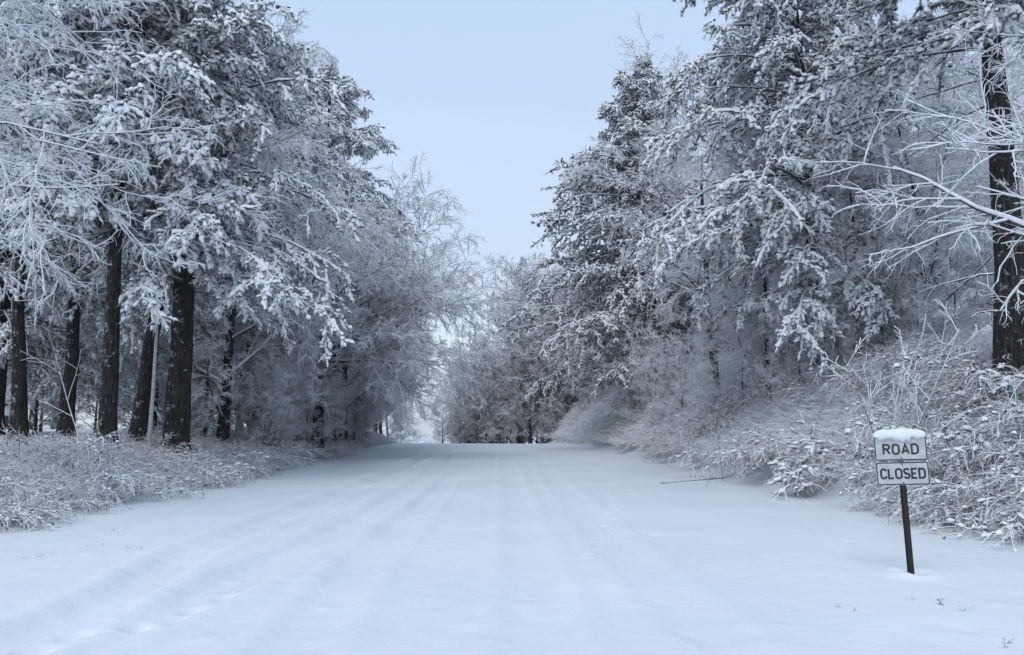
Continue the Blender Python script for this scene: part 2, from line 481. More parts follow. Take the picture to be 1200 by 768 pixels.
def pine(name, seed, H=21, r0=0.36, base=5.0, reach=5.0, whorl=0.62, per=5, lean=(0, 0), side=(0, 0, 0), droop=-0.55, shape='pine', tuft=1.0, dens=1.0, dead=0, top_reach=0.25, sub=9, needle=None):
    rng = np.random.default_rng(seed)
    root = empty(name)
    tp, tt = trunk_line(H, lean, 0.05, 14, rng)
    trunk_mesh(tp, r0, 0.12, 0.45, rng).build('trunk', M_BARK, root)
    zs = np.arange(base, H * 0.985, whorl)
    P = []; D = []; L = []
    side = np.array(side, float)
    for z in zs:
        s = (z - base) / (H - base)
        for j in range(per):
            a = rng.uniform(0, 2 * math.pi)
            zz = z + rng.uniform(-0.25, 0.25)
            f = zz / (H + 0.3) * 13; i = min(int(f), 12)
            p = tp[0, i] + (tp[0, i + 1] - tp[0, i]) * (f - i)
            d = np.array([math.cos(a), math.sin(a), 0.15 + 0.5 * s])
            l = reach * (1 - (1 - top_reach) * s ** 1.4) * (0.8 + 0.2 * min(1, s * 5)) * rng.uniform(0.55, 1.15)
            if side.any(): l *= 1 + 0.35 * float(d[:2] @ norm(side[None])[0][:2])
            P.append(p); D.append(d); L.append(l)
    P = np.array(P); D = np.array(D); L = np.array(L)
    p1, t1 = grow(P, D, L, 9, np.array([0, 0, droop]) + side * 0.3, 0.16, rng)
    r1 = taper(np.clip(L * 0.012, 0.015, 0.07), 9, 0.25)
    crown = MB()
    crown.tubes(p1, r1, 5, 2)
    # side shoots lying in flat sprays
    P2, D2, L2, R2, t2 = spawn(p1, t1, L, r1, sub, 0.18, 1.0, R(52), 0.2, 0.34, 0.35, 0.3, rng)
    p2, tt2 = grow(P2, D2, L2, 6, np.array([0, 0, droop * 1.1]), 0.2, rng)
    r2 = taper(np.clip(R2 * 0.5, 0.006, 0.02), 6, 0.5)
    crown.tubes(p2, r2, 3, 2)
    # drooping branchlets sheathed in needles and snow, with needle points sticking out
    def sheath(p, t, L, r, m, t0, l0, l1):
        P3, D3, L3, R3, t3 = spawn(p, t, L, r, m, t0, 1.0, R(36), 0.3, 1, 0, 0.55, rng)
        n = len(P3)
        k = rng.random(n) < dens; P3, D3, t3 = P3[k], D3[k], t3[k]; n = len(P3)
        L3 = rng.uniform(l0, l1, n) * tuft
        p3, tt3 = grow(P3, D3, L3, 7, np.array([0, 0, droop * 1.1 - 0.2]), 0.45, rng)
        prof = np.array([0.35, 0.8, 1.0, 1.0, 0.9, 0.7, 0.18])[None, :]
        W = rng.uniform(0.026, 0.056, n)[:, None] * tuft
        crown.tubes(p3, W * prof * rng.uniform(0.45, 1.5, (n, 7)), 6, 0, jitter=0.5, rng=rng)
        # heaps of snow caught here and there on top
        m2 = rng.random(n) < 0.75
        i = rng.integers(1, 5, n); j = np.arange(n)
        lumps(crown, (p3[j, i] + np.stack([np.zeros(n), np.zeros(n), W[:, 0] * 0.6], -1))[m2], tt3[j, i][m2], rng.uniform(0.10, 0.22, n)[m2] * tuft, rng.uniform(0.045, 0.080, n)[m2] * tuft, rng)
        # needle points
        q = 12
        Pn, Dn, _l, _r, _t = spawn(p3, tt3, L3, W * prof, q, 0.1, 1.0, R(48), 0.3, 1, 0, 1.0, rng)
        N = len(Pn); Ln = rng.uniform(0.09, 0.17, N) * tuft + 0.03
        Sx = norm(np.cross(Dn, rng.normal(size=(N, 3)))) * 0.009 * tuft
        v = np.stack([Pn - Sx, Pn + Sx, Pn + norm(Dn + np.array([0, 0, -0.25])) * Ln[:, None]], 1)
        crown.add(v, t=np.arange(N * 3).reshape(-1, 3), m=1)
    for pp, w0, w1 in ((p2, 0.030, 0.062), (p1[:, 3:], 0.035, 0.070)):
        n, kk = pp.shape[:2]
        env = np.minimum(1, np.linspace(0.3, 2.5, kk)) * np.minimum(1, np.linspace(3.0, 0.35, kk))
        wv = rng.uniform(w0 * 0.6, w1, (n, kk)) * env[None] * tuft * np.where(rng.random((n, kk)) < 0.22, 0.25, 1.0)
        q = pp.copy(); q[..., 2] += wv * 0.55
        crown.tubes(q, wv, 6, 0, jitter=0.5, rng=rng)
    # puffs of snow heaped on the shoots
    Pq, Dq, _l, _r, _t = spawn(p2, tt2, L2, r2, 7, 0.1, 1.0, R(50), 0.4, 1, 0, 0.6, rng)
    nq = len(Pq)
    lumps(crown, Pq + rng.normal(0, 0.07, (nq, 3)) + np.array([0, 0, 0.03]), Dq, rng.uniform(0.09, 0.20, nq) * tuft, rng.uniform(0.035, 0.068, nq) * tuft, rng)
    sheath(p2, tt2, L2, r2, 8, 0.10, 0.20, 0.50)
    sheath(p1, t1, L, r1, 8, 0.70, 0.20, 0.5)
    crown.build('crown', [needle or M_NEEDLE, M_BLADE, M_LIMB], root)
    for i in range(dead):
        z = 1.8 + (base + 1.5 - 1.8) * (i + rng.random()) / dead
        f = z / (H + 0.3) * 13; j = min(int(f), 12)
        p = tp[0, j] + (tp[0, j + 1] - tp[0, j]) * (f - j)
        a = rng.uniform(R(100), R(290))
        d = np.array([[math.cos(a), math.sin(a), rng.uniform(-0.15, 0.3)]])
        l = np.array([rng.uniform(1.5, 4.2)])
        q, qt = grow(p[None], d, l, 8, (0, 0, -0.35), 0.22, rng)
        rr = taper(np.array([rng.uniform(0.022, 0.04)]), 8, 0.3)
        mb = MB(); mb.tubes(q, rr, 6, 0)
        Pq, Dq, Lq, Rq, _ = spawn(q, qt, l, rr, 9, 0.2, 1, R(50), 0.2, 0.35, 0.4, 0.4, rng)
        q2, _t = grow(Pq, Dq, Lq, 5, (0, 0, -0.3), 0.25, rng)
        mb.tubes(q2, taper(Rq * 0.5, 5, 0.5), 4, 0)
        mb.build('dead_branch', M_LIMB, root)
    return root

# ------------------------------------------------------------------ brush, saplings, grass
def brush(name, seed, n=34, L0=1.0, spread=0.55, lump=1.0, leaf=1.0, mat=None):
    rng = np.random.default_rng(seed)
    root = empty(name)
    a = rng.uniform(0, 2 * math.pi, n); rr = spread * np.sqrt(rng.random(n))
    P = np.stack([rr * np.cos(a), rr * np.sin(a), np.full(n, -0.1)], -1)
    a2 = a + rng.normal(0, 0.8, n)
    D = np.stack([np.cos(a2) * 0.7, np.sin(a2) * 0.7, rng.uniform(0.5, 1.4, n)], -1)
    L = L0 * rng.uniform(0.6, 1.4, n)
    p, t = grow(P, D, L, 9, (0, 0, -1.5), 0.22, rng)
    r = taper(rng.uniform(0.006, 0.011, n), 9, 0.5)
    mb = MB(); mb.tubes(p, r, 4, 0)
    P2, D2, L2, R2, _ = spawn(p, t, L, r, 7, 0.25, 1, R(48), 0.3, 0.38, 0.3, 0.8, rng)
    p2, t2 = grow(P2, D2, L2, 5, (0, 0, -0.9), 0.3, rng)
    r2 = taper(np.full(len(P2), 0.006), 5, 0.6); mb.tubes(p2, r2, 3, 0)
    P3, D3, L3, R3, _ = spawn(p2, t2, L2, r2, 4, 0.2, 1, R(45), 0.3, 0.45, 0.2, 0.8, rng)
    p3, _t = grow(P3, D3, L3, 4, (0, 0, -0.6), 0.3, rng)
    mb.tubes(p3, taper(np.full(len(P3), 0.0055), 4, 0.6), 3, 0)
    mb.build('stems', mat or M_BRUSH, root)
    if lump:
        sn = MB()
        k = rng.random(n) < 0.8
        snow_on(sn, p[k], r[k], 0.016 * lump, 0, rng)
        k = rng.random(len(p2)) < 0.75
        snow_on(sn, p2[k], r2[k], 0.012 * lump, 0, rng)
        Pt, Dt, Lt, Rt, _ = spawn(p, t, L, r, 7, 0.35, 1, R(25), 0.4, 1, 0, 0.6, rng)
        m = len(Pt); k = rng.random(m) < 0.7
        lumps(sn, (Pt + np.array([0, 0, 0.012]) + rng.normal(0, 0.02, (m, 3)))[k], Dt[k], (rng.uniform(0.05, 0.15, m) * lump)[k], (rng.uniform(0.020, 0.046, m) * lump)[k], rng)
        sn.build('snow_clumps', M_SNOWCLUMP, root)
    if leaf:
        lf = MB()
        k = rng.random(len(P2)) < 0.45 * min(leaf, 1)
        m = int(k.sum())
        blades(lf, p2[k, 3], norm(t2[k, 3] + rng.normal(0, 0.5, (m, 3)) + np.array([0, 0, -0.4])), rng.uniform(0.05, 0.11, m), rng.uniform(0.010, 0.020, m), rng, 0)
        lf.build('withered_leaves', M_LEAF, root)
    return root
M_SNOWCLUMP = snowy('snow_clump', (0.12, 0.10, 0.085), (0.25, 0.22, 0.19), -0.75, -0.1, 6.0, 0.4, 4.0)

def sapling(name, seed, H=2.6, n_stem=3, spread=0.35, r0=0.014, snow=0.014, m2=6, m3=5, mat=None, ang=42):
    rng = np.random.default_rng(seed)
    root = empty(name)
    a = np.arange(n_stem) * 2 * math.pi / n_stem + rng.uniform(0, 6)
    D = np.stack([np.cos(a) * spread, np.sin(a) * spread, np.ones(n_stem)], -1)
    P = np.stack([np.cos(a) * 0.05, np.sin(a) * 0.05, np.full(n_stem, -0.1)], -1)
    L = H * rng.uniform(0.75, 1.1, n_stem)
    p, t = grow(P, D, L, 10, (0, 0, 0.15), 0.15, rng)
    r = taper(np.full(n_stem, r0), 10, 0.3)
    for i in range(n_stem):
        mb = MB(); mb.tubes(p[i:i + 1], r[i:i + 1], 6, 0); snow_on(mb, p[i:i + 1], r[i:i + 1] * 0.8, snow * 0.6, 1, rng)
        mb.build('stem', [mat or M_LIMB, M_SNOW], root)
    mb = MB()
    P2, D2, L2, R2, _ = spawn(p, t, L, r, m2, 0.2, 1, R(ang), 0.15, 0.5, 0.55, 0.8, rng)
    p2, t2 = grow(P2, D2, L2, 7, (0, 0, 0.1), 0.15, rng)
    r2 = taper(np.clip(R2 * 0.6, 0.005, 0.012), 7, 0.5); mb.tubes(p2, r2, 4, 0); snow_on(mb, p2, r2, snow, 1, rng)
    P3, D3, L3, R3, _ = spawn(p2, t2, L2, r2, m3, 0.25, 1, R(40), 0.2, 0.4, 0.4, 0.8, rng)
    p3, t3 = grow(P3, D3, L3, 5, (0, 0, 0.0), 0.15, rng)
    r3 = taper(np.full(len(P3), 0.005), 5, 0.6); mb.tubes(p3, r3, 3, 0); snow_on(mb, p3, r3, snow * 0.7, 1, rng)
    mb.build('branches', [mat or M_LIMB, M_SNOW], root)
    return root

def grass_stuff(name, label, pts, H, rng, lean=(0, 0), w=0.006, k=4, mat=None):
    n = len(pts)
    a = rng.uniform(0, 2 * math.pi, n)
    D = np.stack([np.cos(a) * 0.35 + lean[0], np.sin(a) * 0.35 + lean[1], np.ones(n)], -1)
    L = H * rng.uniform(0.5, 1.25, n)
    P = np.stack([pts[:, 0], pts[:, 1], ground(pts[:, 0], pts[:, 1]) - 0.05], -1)
    bend = np.stack([np.cos(a) * 0.7 + lean[0], np.sin(a) * 0.7 + lean[1], np.full(n, -0.55)], -1)
    p, t = grow(P, D, L, k + 1, bend, 0.25, rng)
    wv = w * np.clip(pts[:, 1] / 26, 0.8, 2.6)
    r = taper(wv, k + 1, 0.6)
    mb = MB(); mb.tubes(p, r, 3, 0)
    # seed-head side sprays
    Lr = L; P2, D2, L2, R2, _ = spawn(p, t, Lr, r, 4, 0.35, 1, R(35), 0.2, 0.28, 0.2, 1, rng)
    p2, _t = grow(P2, D2, L2, 3, (0, 0, -0.5), 0.2, rng)
    mb.tubes(p2, taper(np.repeat(wv, 4) * 0.85, 3, 0.6), 3, 0)
    o = mb.build(name, mat or M_GRASS)
    return tag(o, label, 'grass', kind='stuff')

# ================================================================== PLACE THINGS
def put(o, x, y, rz=0.0, s=1.0, dz=0.0):
    o.location = (x, y, g(x, y) + dz); o.rotation_euler = (0, 0, rz); o.scale = (s, s, s) if isinstance(s, (int, float)) else s
    return o

_used = set()
def use(proto, px, y, rz, s, label, cat='tree', group=None, x=None, dz=0.0):
    o = proto if proto.name not in _used else copy_tree(proto)
    _used.add(proto.name); _used.add(o.name)
    put(o, X_at(px, y) if x is None else x, y, rz, s, dz)
    return tag(o, label, cat, group)

# ---- prototypes
pineA = pine('pine_tree', 11, H=23, r0=0.42, base=6.2, reach=5.0, side=(0.5, -0.3, 0), droop=-0.8, per=6)
pineB = pine('pine_tree', 23, H=21, r0=0.34, base=3.3, reach=5.6, droop=-0.85, per=6, side=(-0.5, -0.2, 0), sub=10)
pineC = pine('pine_tree', 37, H=24.5, r0=0.40, base=3.4, reach=7.0, droop=-0.65, whorl=0.5, per=6, side=(-0.6, 0, 0), top_reach=0.24, tuft=1.25, needle=M_NEEDLE_DARK)
treeA = deciduous('frosted_tree', 3, H=15, r0=0.30, clear=0.38, n=16, limb=5.2, rise=0.35)
treeB = deciduous('frosted_tree', 5, H=13, r0=0.24, clear=0.30, n=15, limb=5.0, rise=0.2, ang=66, lean=(0.08, 0))
treeC = deciduous('frosted_tree', 8, H=9, r0=0.13, clear=0.12, n=16, limb=3.8, rise=0.4, ang=55, m2=9, m3=8, m4=9, shape='vase')
treeD = deciduous('bare_tree', 14, H=12, r0=0.20, clear=0.08, n=26, limb=4.6, rise=0.7, ang=50, droop=0.1, r_twig=0.020, twig_mat=M_BARETWIG, m2=10, m3=9, m4=8, wander=0.2)
thicket = deciduous('frosted_thicket', 19, H=4.6, r0=0.06, clear=0.03, n=18, limb=2.8, rise=0.5, ang=48, m2=8, m3=8, m4=7, shape='vase', r_twig=0.008, split_limbs=False, droop=-0.2)

PI = math.pi
SC_SEED = random.Random(5)
# ---- left front row
use(pineA, 207, 25.5, 0.3, 1.0, 'thick-trunked pine with snow-heaped boughs, right end of the left row of dark trunks')
use(treeA, 160, 26.5, 1.0, 1.0, 'frosted tree with a slanting black trunk just left of the pale birch stem')
pineE = pine('pine_tree', 83, H=19, r0=0.27, base=7.2, reach=4.4, droop=-0.75, per=6, side=(0.4, -0.5, 0), tuft=1.3, sub=8)
use(pineE, 127, 23.5, 0, 1.0, 'pine with puffy snow-heaped boughs and a straight black trunk, between two slanting trunks')
use(treeA, 78, 29.0, 3.3, 0.98, 'frosted tree with a dark leaning trunk beside a very thin sapling')
use(treeB, 24, 28.0, 4.1, 1.15, 'frosted tree with a broad dark trunk near the left edge of the photo')
use(pineB, -8, 31.0, 2.6, 1.0, 'pine whose trunk stands at the very left edge of the photo')
birch = deciduous('birch_tree', 77, H=11, r0=0.07, clear=0.6, n=9, limb=2.0, bark=M_BIRCH, lean=(0.05, 0), m2=7, m3=7, m4=7)
use(birch, 174, 25.0, 0, 1.0, 'slender birch with a pale trunk in front of the black trunks')
arch = deciduous('arching_tree', 41, H=12, r0=0.36, clear=0.33, n=26, limb=4.6, ang=74, rise=0.10, side=(0.40, -0.1, 0), lean=(0.04, 0, 0.02), m2=12, m3=11, m4=11, r_twig=0.015, wander=0.2, reach_limbs=((6.0, (1, -0.1, 0.42), 9.6), (5.0, (1, 0.2, 0.30), 6.0), (7.5, (1, 0.0, 0.6), 7.6)))
edge = deciduous('frosted_tree', 43, H=13, r0=0.26, clear=0.08, n=24, limb=5.0, ang=62, rise=0.3, side=(0.3, 0, 0), m2=11, m3=10, m4=10, r_twig=0.018, wander=0.2)
wood = deciduous('frosted_tree', 47, H=15, r0=0.22, clear=0.12, n=20, limb=5.0, ang=58, rise=0.3, m2=9, m3=8, m4=7, r_twig=0.024)
use(arch, 372, 43.0, 0, 1.0, 'frosted tree whose long limbs arch over the left side of the road')
use(pineA, 318, 44.0, 5.6, 1.02, 'tall pine on the left with a dark bough tip jutting into the sky')
use(treeA, 300, 38.0, 5.1, 1.05, 'frosted tree standing between the dark trunk row and the arching tree')
use(edge, 402, 55.0, 0.4, 1.1, 'frosted tree behind the arching tree, nearest to the road')
use(edge, 428, 66.0, 1.4, 0.8, 'low frosted tree by the far left edge of the road')
use(edge, 440, 80.0, 2.4, 0.85, 'low frosted tree at the crest on the left of the bright gap')
use(edge, 420, 74.0, 3.7, 1.05, 'frosted tree at the left of the crest, behind the low frosted trees')

use(pineA, 385, 51.0, 0.2, 1.15, 'tall pine on the left whose upper boughs jut farthest over the road')
use(edge, 262, 34.0, 2.2, 0.95, 'frosted tree right of the thick pine trunk on the left')
use(edge, 362, 57.0, 1.2, 1.32, 'tall frosted tree rising behind the arching tree on the left')
# ---- right side
pineD = pine('pine_tree', 51, H=20, r0=0.35, base=8.5, reach=4.4, dead=16, side=(-0.4, -0.2, 0), lean=(0.03, 0))
use(pineD, 1193, 17.0, 0, 1.0, 'pine with a bare dark trunk and dead side branches at the right edge')
use(pineB, 968, 27.0, 0.2, 1.0, 'big pine on the right bank with drooping snow-heaped boughs')
use(pineC, 757, 54.0, 0.0, 1.0, 'dense pine rising against the sky on the right of the far road')
use(treeB, 842, 36.0, 2.2, 1.0, 'frosted tree with a dark trunk between the two big pines on the right')
use(treeB, 905, 44.0, 4.2, 1.2, 'frosted tree with pale fine twigs just right of the dense pine')
for px, y, sc in ((735, 63, 1.0), (765, 66, 1.3), (712, 69, 1.0), (690, 72, 0.9), (752, 76, 1.5), (800, 60, 1.2)):
    use(thicket, px, y, sc * 4, sc, 'frosted thicket along the top of the right bank near the crest', 'shrub', 'thickets on top of the right bank')
for px, y, sc in ((872, 32, 0.75), (800, 40, 0.8), (838, 33.5, 0.6), (905, 29, 0.7), (940, 27, 0.6), (770, 46, 0.9), (985, 24.5, 0.55), (1040, 24, 0.7), (1085, 23, 0.6), (1130, 22, 0.6), (745, 50, 0.8)):
    use(thicket, px, y, px * 0.1, sc, 'low frosted thicket on the brow of the right bank before the tree trunks', 'shrub', 'thickets on the brow of the right bank')
for k in range(10):
    use(thicket, 538 + 12 * k + SC_SEED.uniform(-4, 4), SC_SEED.uniform(79, 83), k * 1.7, SC_SEED.uniform(0.5, 0.85), 'low frosted thicket on the crest before the dark bare trees', 'shrub', 'thickets on the crest')
use(edge, 775, 72.0, 2.0, 1.0, 'frosted tree behind the right bank, between the dense pine and the crest trees')
use(edge, 742, 68.0, 5.0, 0.9, 'frosted tree behind the far end of the right bank')
use(edge, 700, 78.0, 2.0, 0.9, 'frosted tree on the last of the right bank by the crest')
use(treeC, 900, 30.0, 0.8, 0.95, 'low frosted tree at the top of the right bank under the big pine')
use(treeC, 1010, 25.0, 3.0, 0.8, 'low frosted tree on the bank behind the white sapling and the sign')
use(treeC, 1105, 23.0, 4.8, 0.85, 'low frosted tree on the bank left of the dark trunk at the right edge')
use(edge, 1080, 34.0, 0.9, 1.0, 'frosted tree in the wood behind the bank, left of the right-edge trunk')

# ---- far end of the road
for px, y, rz, s, lb in ((648, 87, 0.0, 1.42, 'tall bare frosted tree beyond the crest, tallest of the far trees'),
                         (612, 86, 1.9, 1.08, 'bare frosted tree beyond the crest, left of the tallest far tree'),
                         (582, 91, 3.8, 0.80, 'bare frosted tree beyond the crest, middle of the slope of far trees'),
                         (556, 95, 4.4, 0.58, 'small bare frosted tree beyond the crest on the right of the bright gap'),
                         (534, 100, 2.7, 0.42, 'smallest bare frosted tree beyond the crest at the bright gap'),
                         (622, 80, 5.2, 0.85, 'bare frosted tree just over the crest below the dense pine')):
    use(treeD, px, y, rz, s, lb)
for i in range(14):
    y = SC_SEED.uniform(80, 112); px = SC_SEED.uniform(545, 720) if i % 3 else SC_SEED.uniform(400, 462)
    use(treeD, px, y, SC_SEED.uniform(0, 6), SC_SEED.uniform(0.75, 1.0) * (min(1.15, 0.40 + (px - 540) / 150) if px > 500 else 0.9), 'bare tree among the dense trees beyond the crest', 'tree', 'trees beyond the crest')
# ---- wood behind, both sides
n = 0
for sidek, pxr in (('left', None), ('right', None)):
    for i in range(10 if sidek == 'left' else 16):
        y = SC_SEED.uniform(44, 92) if sidek == 'left' else SC_SEED.uniform(30, 92)
        off = SC_SEED.uniform(5, 26)
        x = float(edge_left(y)) - off if sidek == 'left' else float(edge_right(y)) + off + 3
        o = use(SC_SEED.choice([wood, wood, edge, wood]), 0, y, SC_SEED.uniform(0, 6.28), SC_SEED.uniform(0.8, 1.15),
                'frosted tree deep in the wood on the %s, behind the front trees' % sidek, 'tree', 'trees in the wood on the %s' % sidek, x=x)
for i in range(52):
    left = i % 5 < 2
    y = SC_SEED.uniform(34 if left else 27, 62); off = SC_SEED.uniform(2.5, 13)
    x = float(edge_left(y)) - off if left else float(edge_right(y)) + off + 4
    use(thicket, 0, y, SC_SEED.uniform(0, 6.28), SC_SEED.uniform(0.8, 1.9), 'frosted thicket of thin stems under the trees on the %s' % ('left' if left else 'right'),
        'shrub', 'thickets under the trees on the %s' % ('left' if left else 'right'), x=x)
for i in range(22):
    y = SC_SEED.uniform(80, 104); x = X_at(SC_SEED.uniform(515, 690), y)
    use(thicket, 0, y, SC_SEED.uniform(0, 6.28), SC_SEED.uniform(0.8, 1.5) * (0.6 if x < X_at(540, y) else 1), 'frosted thicket low beyond the crest at the end of the road', 'shrub', 'thickets beyond the crest', x=x)
for i in range(14):
    y = SC_SEED.uniform(34, 62)
    use(thicket, 0, y, SC_SEED.uniform(0, 6.28), SC_SEED.uniform(0.45, 0.85), 'low frosted thicket right along the left verge under the arching tree', 'shrub', 'low thickets along the left verge', x=float(edge_left(y)) - SC_SEED.uniform(0.3, 2.0))
for px, y, sc in ((470, 92, 0.7), (484, 99, 0.5), (516, 96, 0.42), (503, 112, 0.5)):
    use(thicket, px, y, px * 0.3, sc, 'small frosted thicket low in the bright gap at the end of the road', 'shrub', 'thickets in the bright gap')
use(thicket, 360, 42, 1.0, 0.8, 'frosted thicket of thin stems round the foot of the arching tree', 'shrub')

# ---- near overhanging trees whose trunks stand outside the frame
overL = deciduous('overhanging_tree', 61, limb_thick=0.36, H=11, r0=0.22, clear=0.46, n=18, limb=4.2, ang=74, rise=0.10, side=(0.9, 0.0, 0), m2=11, m3=9, m4=6, r_twig=0.007, snow=0.020, droop=-0.35, wander=0.42)
use(overL, 0, 15.5, 0, 1.0, 'tree outside the left edge whose snow-lined branches sweep in from the left', x=-14.0)
overR = deciduous('overhanging_tree', 67, limb_thick=0.45, H=9, r0=0.20, clear=0.22, n=19, limb=4.0, ang=72, rise=0.1, side=(-0.9, -0.1, 0), m2=9, m3=7, m4=5, r_twig=0.007, snow=0.030, droop=-0.25, wander=0.36)
use(overR, 0, 12.5, 0, 1.0, 'tree outside the right edge whose snow-thick branches reach in from the right', x=11.9)

# ---- brush
bare_thicket = deciduous('bare_thicket', 29, H=7, r0=0.09, clear=0.02, n=20, limb=3.6, rise=0.7, ang=46, m2=9, m3=8, m4=7, shape='vase', r_twig=0.017, split_limbs=False, droop=0.1, twig_mat=M_BARETWIG)
for i in range(10):
    y = SC_SEED.uniform(80, 97)
    use(bare_thicket, SC_SEED.uniform(552, 690), y, SC_SEED.uniform(0, 6.28), SC_SEED.uniform(0.7, 1.3), 'dark bare thicket beyond the crest under the far trees', 'shrub', 'bare thickets beyond the crest')
brA = brush('brush', 1); brB = brush('brush', 2, n=30, L0=1.25, leaf=1.0); brL = brush('brush', 6, n=48, L0=1.0, lump=0.55, leaf=1.0, mat=M_BROWN); brC = brush('brush', 4, n=40, L0=0.8, lump=1.3)
def flat(k): return (k, k, k * SC_SEED.uniform(0.7, 1.0))
for i in range(100):
    y = 12.5 + 50 * SC_SEED.random() ** 1.7
    off = SC_SEED.uniform(0.15, 5.5)
    x = float(edge_right(y)) + off
    use(SC_SEED.choice([brA, brB, brC, brL, brL]), 0, y, SC_SEED.uniform(0, 6.28), flat(SC_SEED.uniform(0.8, 1.4)), 'snow-matted brush on the right bank', 'brush', 'snow-matted brush on the right bank', x=x)
for i in range(80):
    y = 13 + 34 * SC_SEED.random() ** 1.2
    x = float(edge_left(y)) - SC_SEED.uniform(0.1, 5.0)
    use(SC_SEED.choice([brL, brB, brL]), 0, y, SC_SEED.uniform(0, 6.28), flat(SC_SEED.uniform(0.8, 1.25)), 'snow-matted brush along the left verge', 'brush', 'snow-matted brush along the left verge', x=x)

for i in range(30):
    y = SC_SEED.uniform(11.2, 17)
    x = float(edge_right(y)) + SC_SEED.uniform(-0.45, 3.0)
    use(SC_SEED.choice([brA, brB, brC]), 0, y, SC_SEED.uniform(0, 6.28), flat(SC_SEED.uniform(0.6, 1.1)), 'snow-matted brush on the right bank', 'brush', 'snow-matted brush on the right bank', x=x)
sap = sapling('sapling', 5, H=3.5, n_stem=3, spread=0.34, snow=0.030, m2=8, r0=0.018, ang=46)
use(sap, 1045, 17.0, 0.4, 1.0, 'bare sapling thickly lined with snow right behind the road closed sign', 'sapling')
sap2 = sapling('sapling', 9, H=2.3, n_stem=2, spread=0.3, snow=0.004, m2=5, m3=3, r0=0.010)
use(sap2, 822, 22, 0.4, 1.0, 'thin dark sapling on the right bank, lower of the two by the snow edge', 'sapling')
use(sap2, 845, 25, 2.4, 1.1, 'thin dark sapling on the right bank, farther up the slope', 'sapling')
use(sap2, 103, 26, 1.0, 2.2, 'very thin dark sapling among the black trunks on the left', 'sapling')

# ---- frosted grass
rng = np.random.default_rng(33)
def scatter(n, y0, y1, pw, side, o0, o1):
    y = y0 + (y1 - y0) * rng.random(n) ** pw
    off = o0 + (o1 - o0) * rng.random(n)
    x = edge_left(y) - off if side < 0 else edge_right(y) + off
    return np.stack([x, y], -1)
def clumped(p):
    d = vnoise(p[:, 0] * 1.1, p[:, 1] * 0.8, 21) * 0.6 + vnoise(p[:, 0] * 3, p[:, 1] * 2.2, 22) * 0.4
    return p[d + 0.25 * (rng.random(len(p)) - 0.5) > 0.46]
grass_stuff('frosted_grass', 'pale frosted grass covering the right bank', clumped(scatter(90000, 17, 84, 1.0, 1, 0.1, 9.0)), 1.05, rng, (-0.25, -0.05), w=0.008)
grass_stuff('frosted_grass', 'frosted grass under the brush near the road sign', scatter(9000, 11, 24, 1.0, 1, 0.3, 7.0), 0.55, rng, (-0.25, -0.2), w=0.0045)
grass_stuff('frosted_grass', 'frosted tan grass along the left verge', scatter(26000, 12, 78, 1.3, -1, 0.1, 6.0), 0.62, rng, (0.25, -0.1), w=0.006, mat=M_TAN)

# small sprigs poking through the snow
spr = brush('weed_sprig', 71, n=7, L0=0.22, spread=0.06, lump=0, leaf=0, mat=M_BROWN)
for px, py, lb in ((30, 655, 'tiny weed sprig in the snow near the left edge'), (60, 652, 'tiny dark weed sprig in the snow below the left brush'), (140, 622, 'tiny weed sprig by the snow edge under the left brush'),
                   (112, 640, 'tiny weed sprig in the snow, right of the dark one'), (153, 645, 'tiny weed sprig nearest to the left wheel track'),
                   (1092, 705, 'tiny weed sprig in the snow just right of the sign post'), (1140, 716, 'tiny weed sprig in the snow right of the sign, mid way to the photo edge'), (1170, 755, 'tiny weed sprig in the bottom right corner'),
                   (985, 715, 'tiny weed sprig left of the sign post')):
    p = px_ground(px, py)
    use(spr, 0, p[1], SC_SEED.uniform(0, 6), SC_SEED.uniform(0.45, 0.8), lb, 'weed', x=float(p[0]))

# fallen stick by the right snow edge
def fallen(name, pa, pb, label, seed):
    r_ = np.random.default_rng(seed)
    a = px_ground(*pa); b = px_ground(*pb); L = float(np.hypot(*(b - a)))
    o = empty(name, (a[0], a[1], g(*a)))
    d = np.array([[*(b - a), 0.02]])
    p, t = grow(np.array([[0, 0, 0.03]]), d, np.array([L]), 10, (0, 0, 0.03), 0.12, r_)
    p[0, :, 2] = ground(p[0, :, 0] + a[0], p[0, :, 1] + a[1]) - g(*a) + 0.02
    rr = taper(np.array([0.025]), 10, 0.4)
    mb = MB(); mb.tubes(p, rr, 6, 0, cap=True); snow_on(mb, p, rr, 0.02, 1, r_)
    P2, D2, L2, R2, _ = spawn(p, t, np.array([L]), rr, 8, 0.3, 1, R(40), 0.1, 0.22, 0.2, 0.5, r_)
    D2[:, 2] = np.abs(D2[:, 2])
    p2, _t = grow(P2, D2, L2, 5, (0, 0, 0), 0.1, r_); mb.tubes(p2, taper(R2 * 0.5, 5, 0.5), 4, 0)
    mb.build('stick', [M_LIMB, M_SNOW], o)
    tag(o, label, 'branch')
fallen('fallen_branch', (775, 567), (858, 549), 'fallen branch lying on the snow at the foot of the right bank', 3)

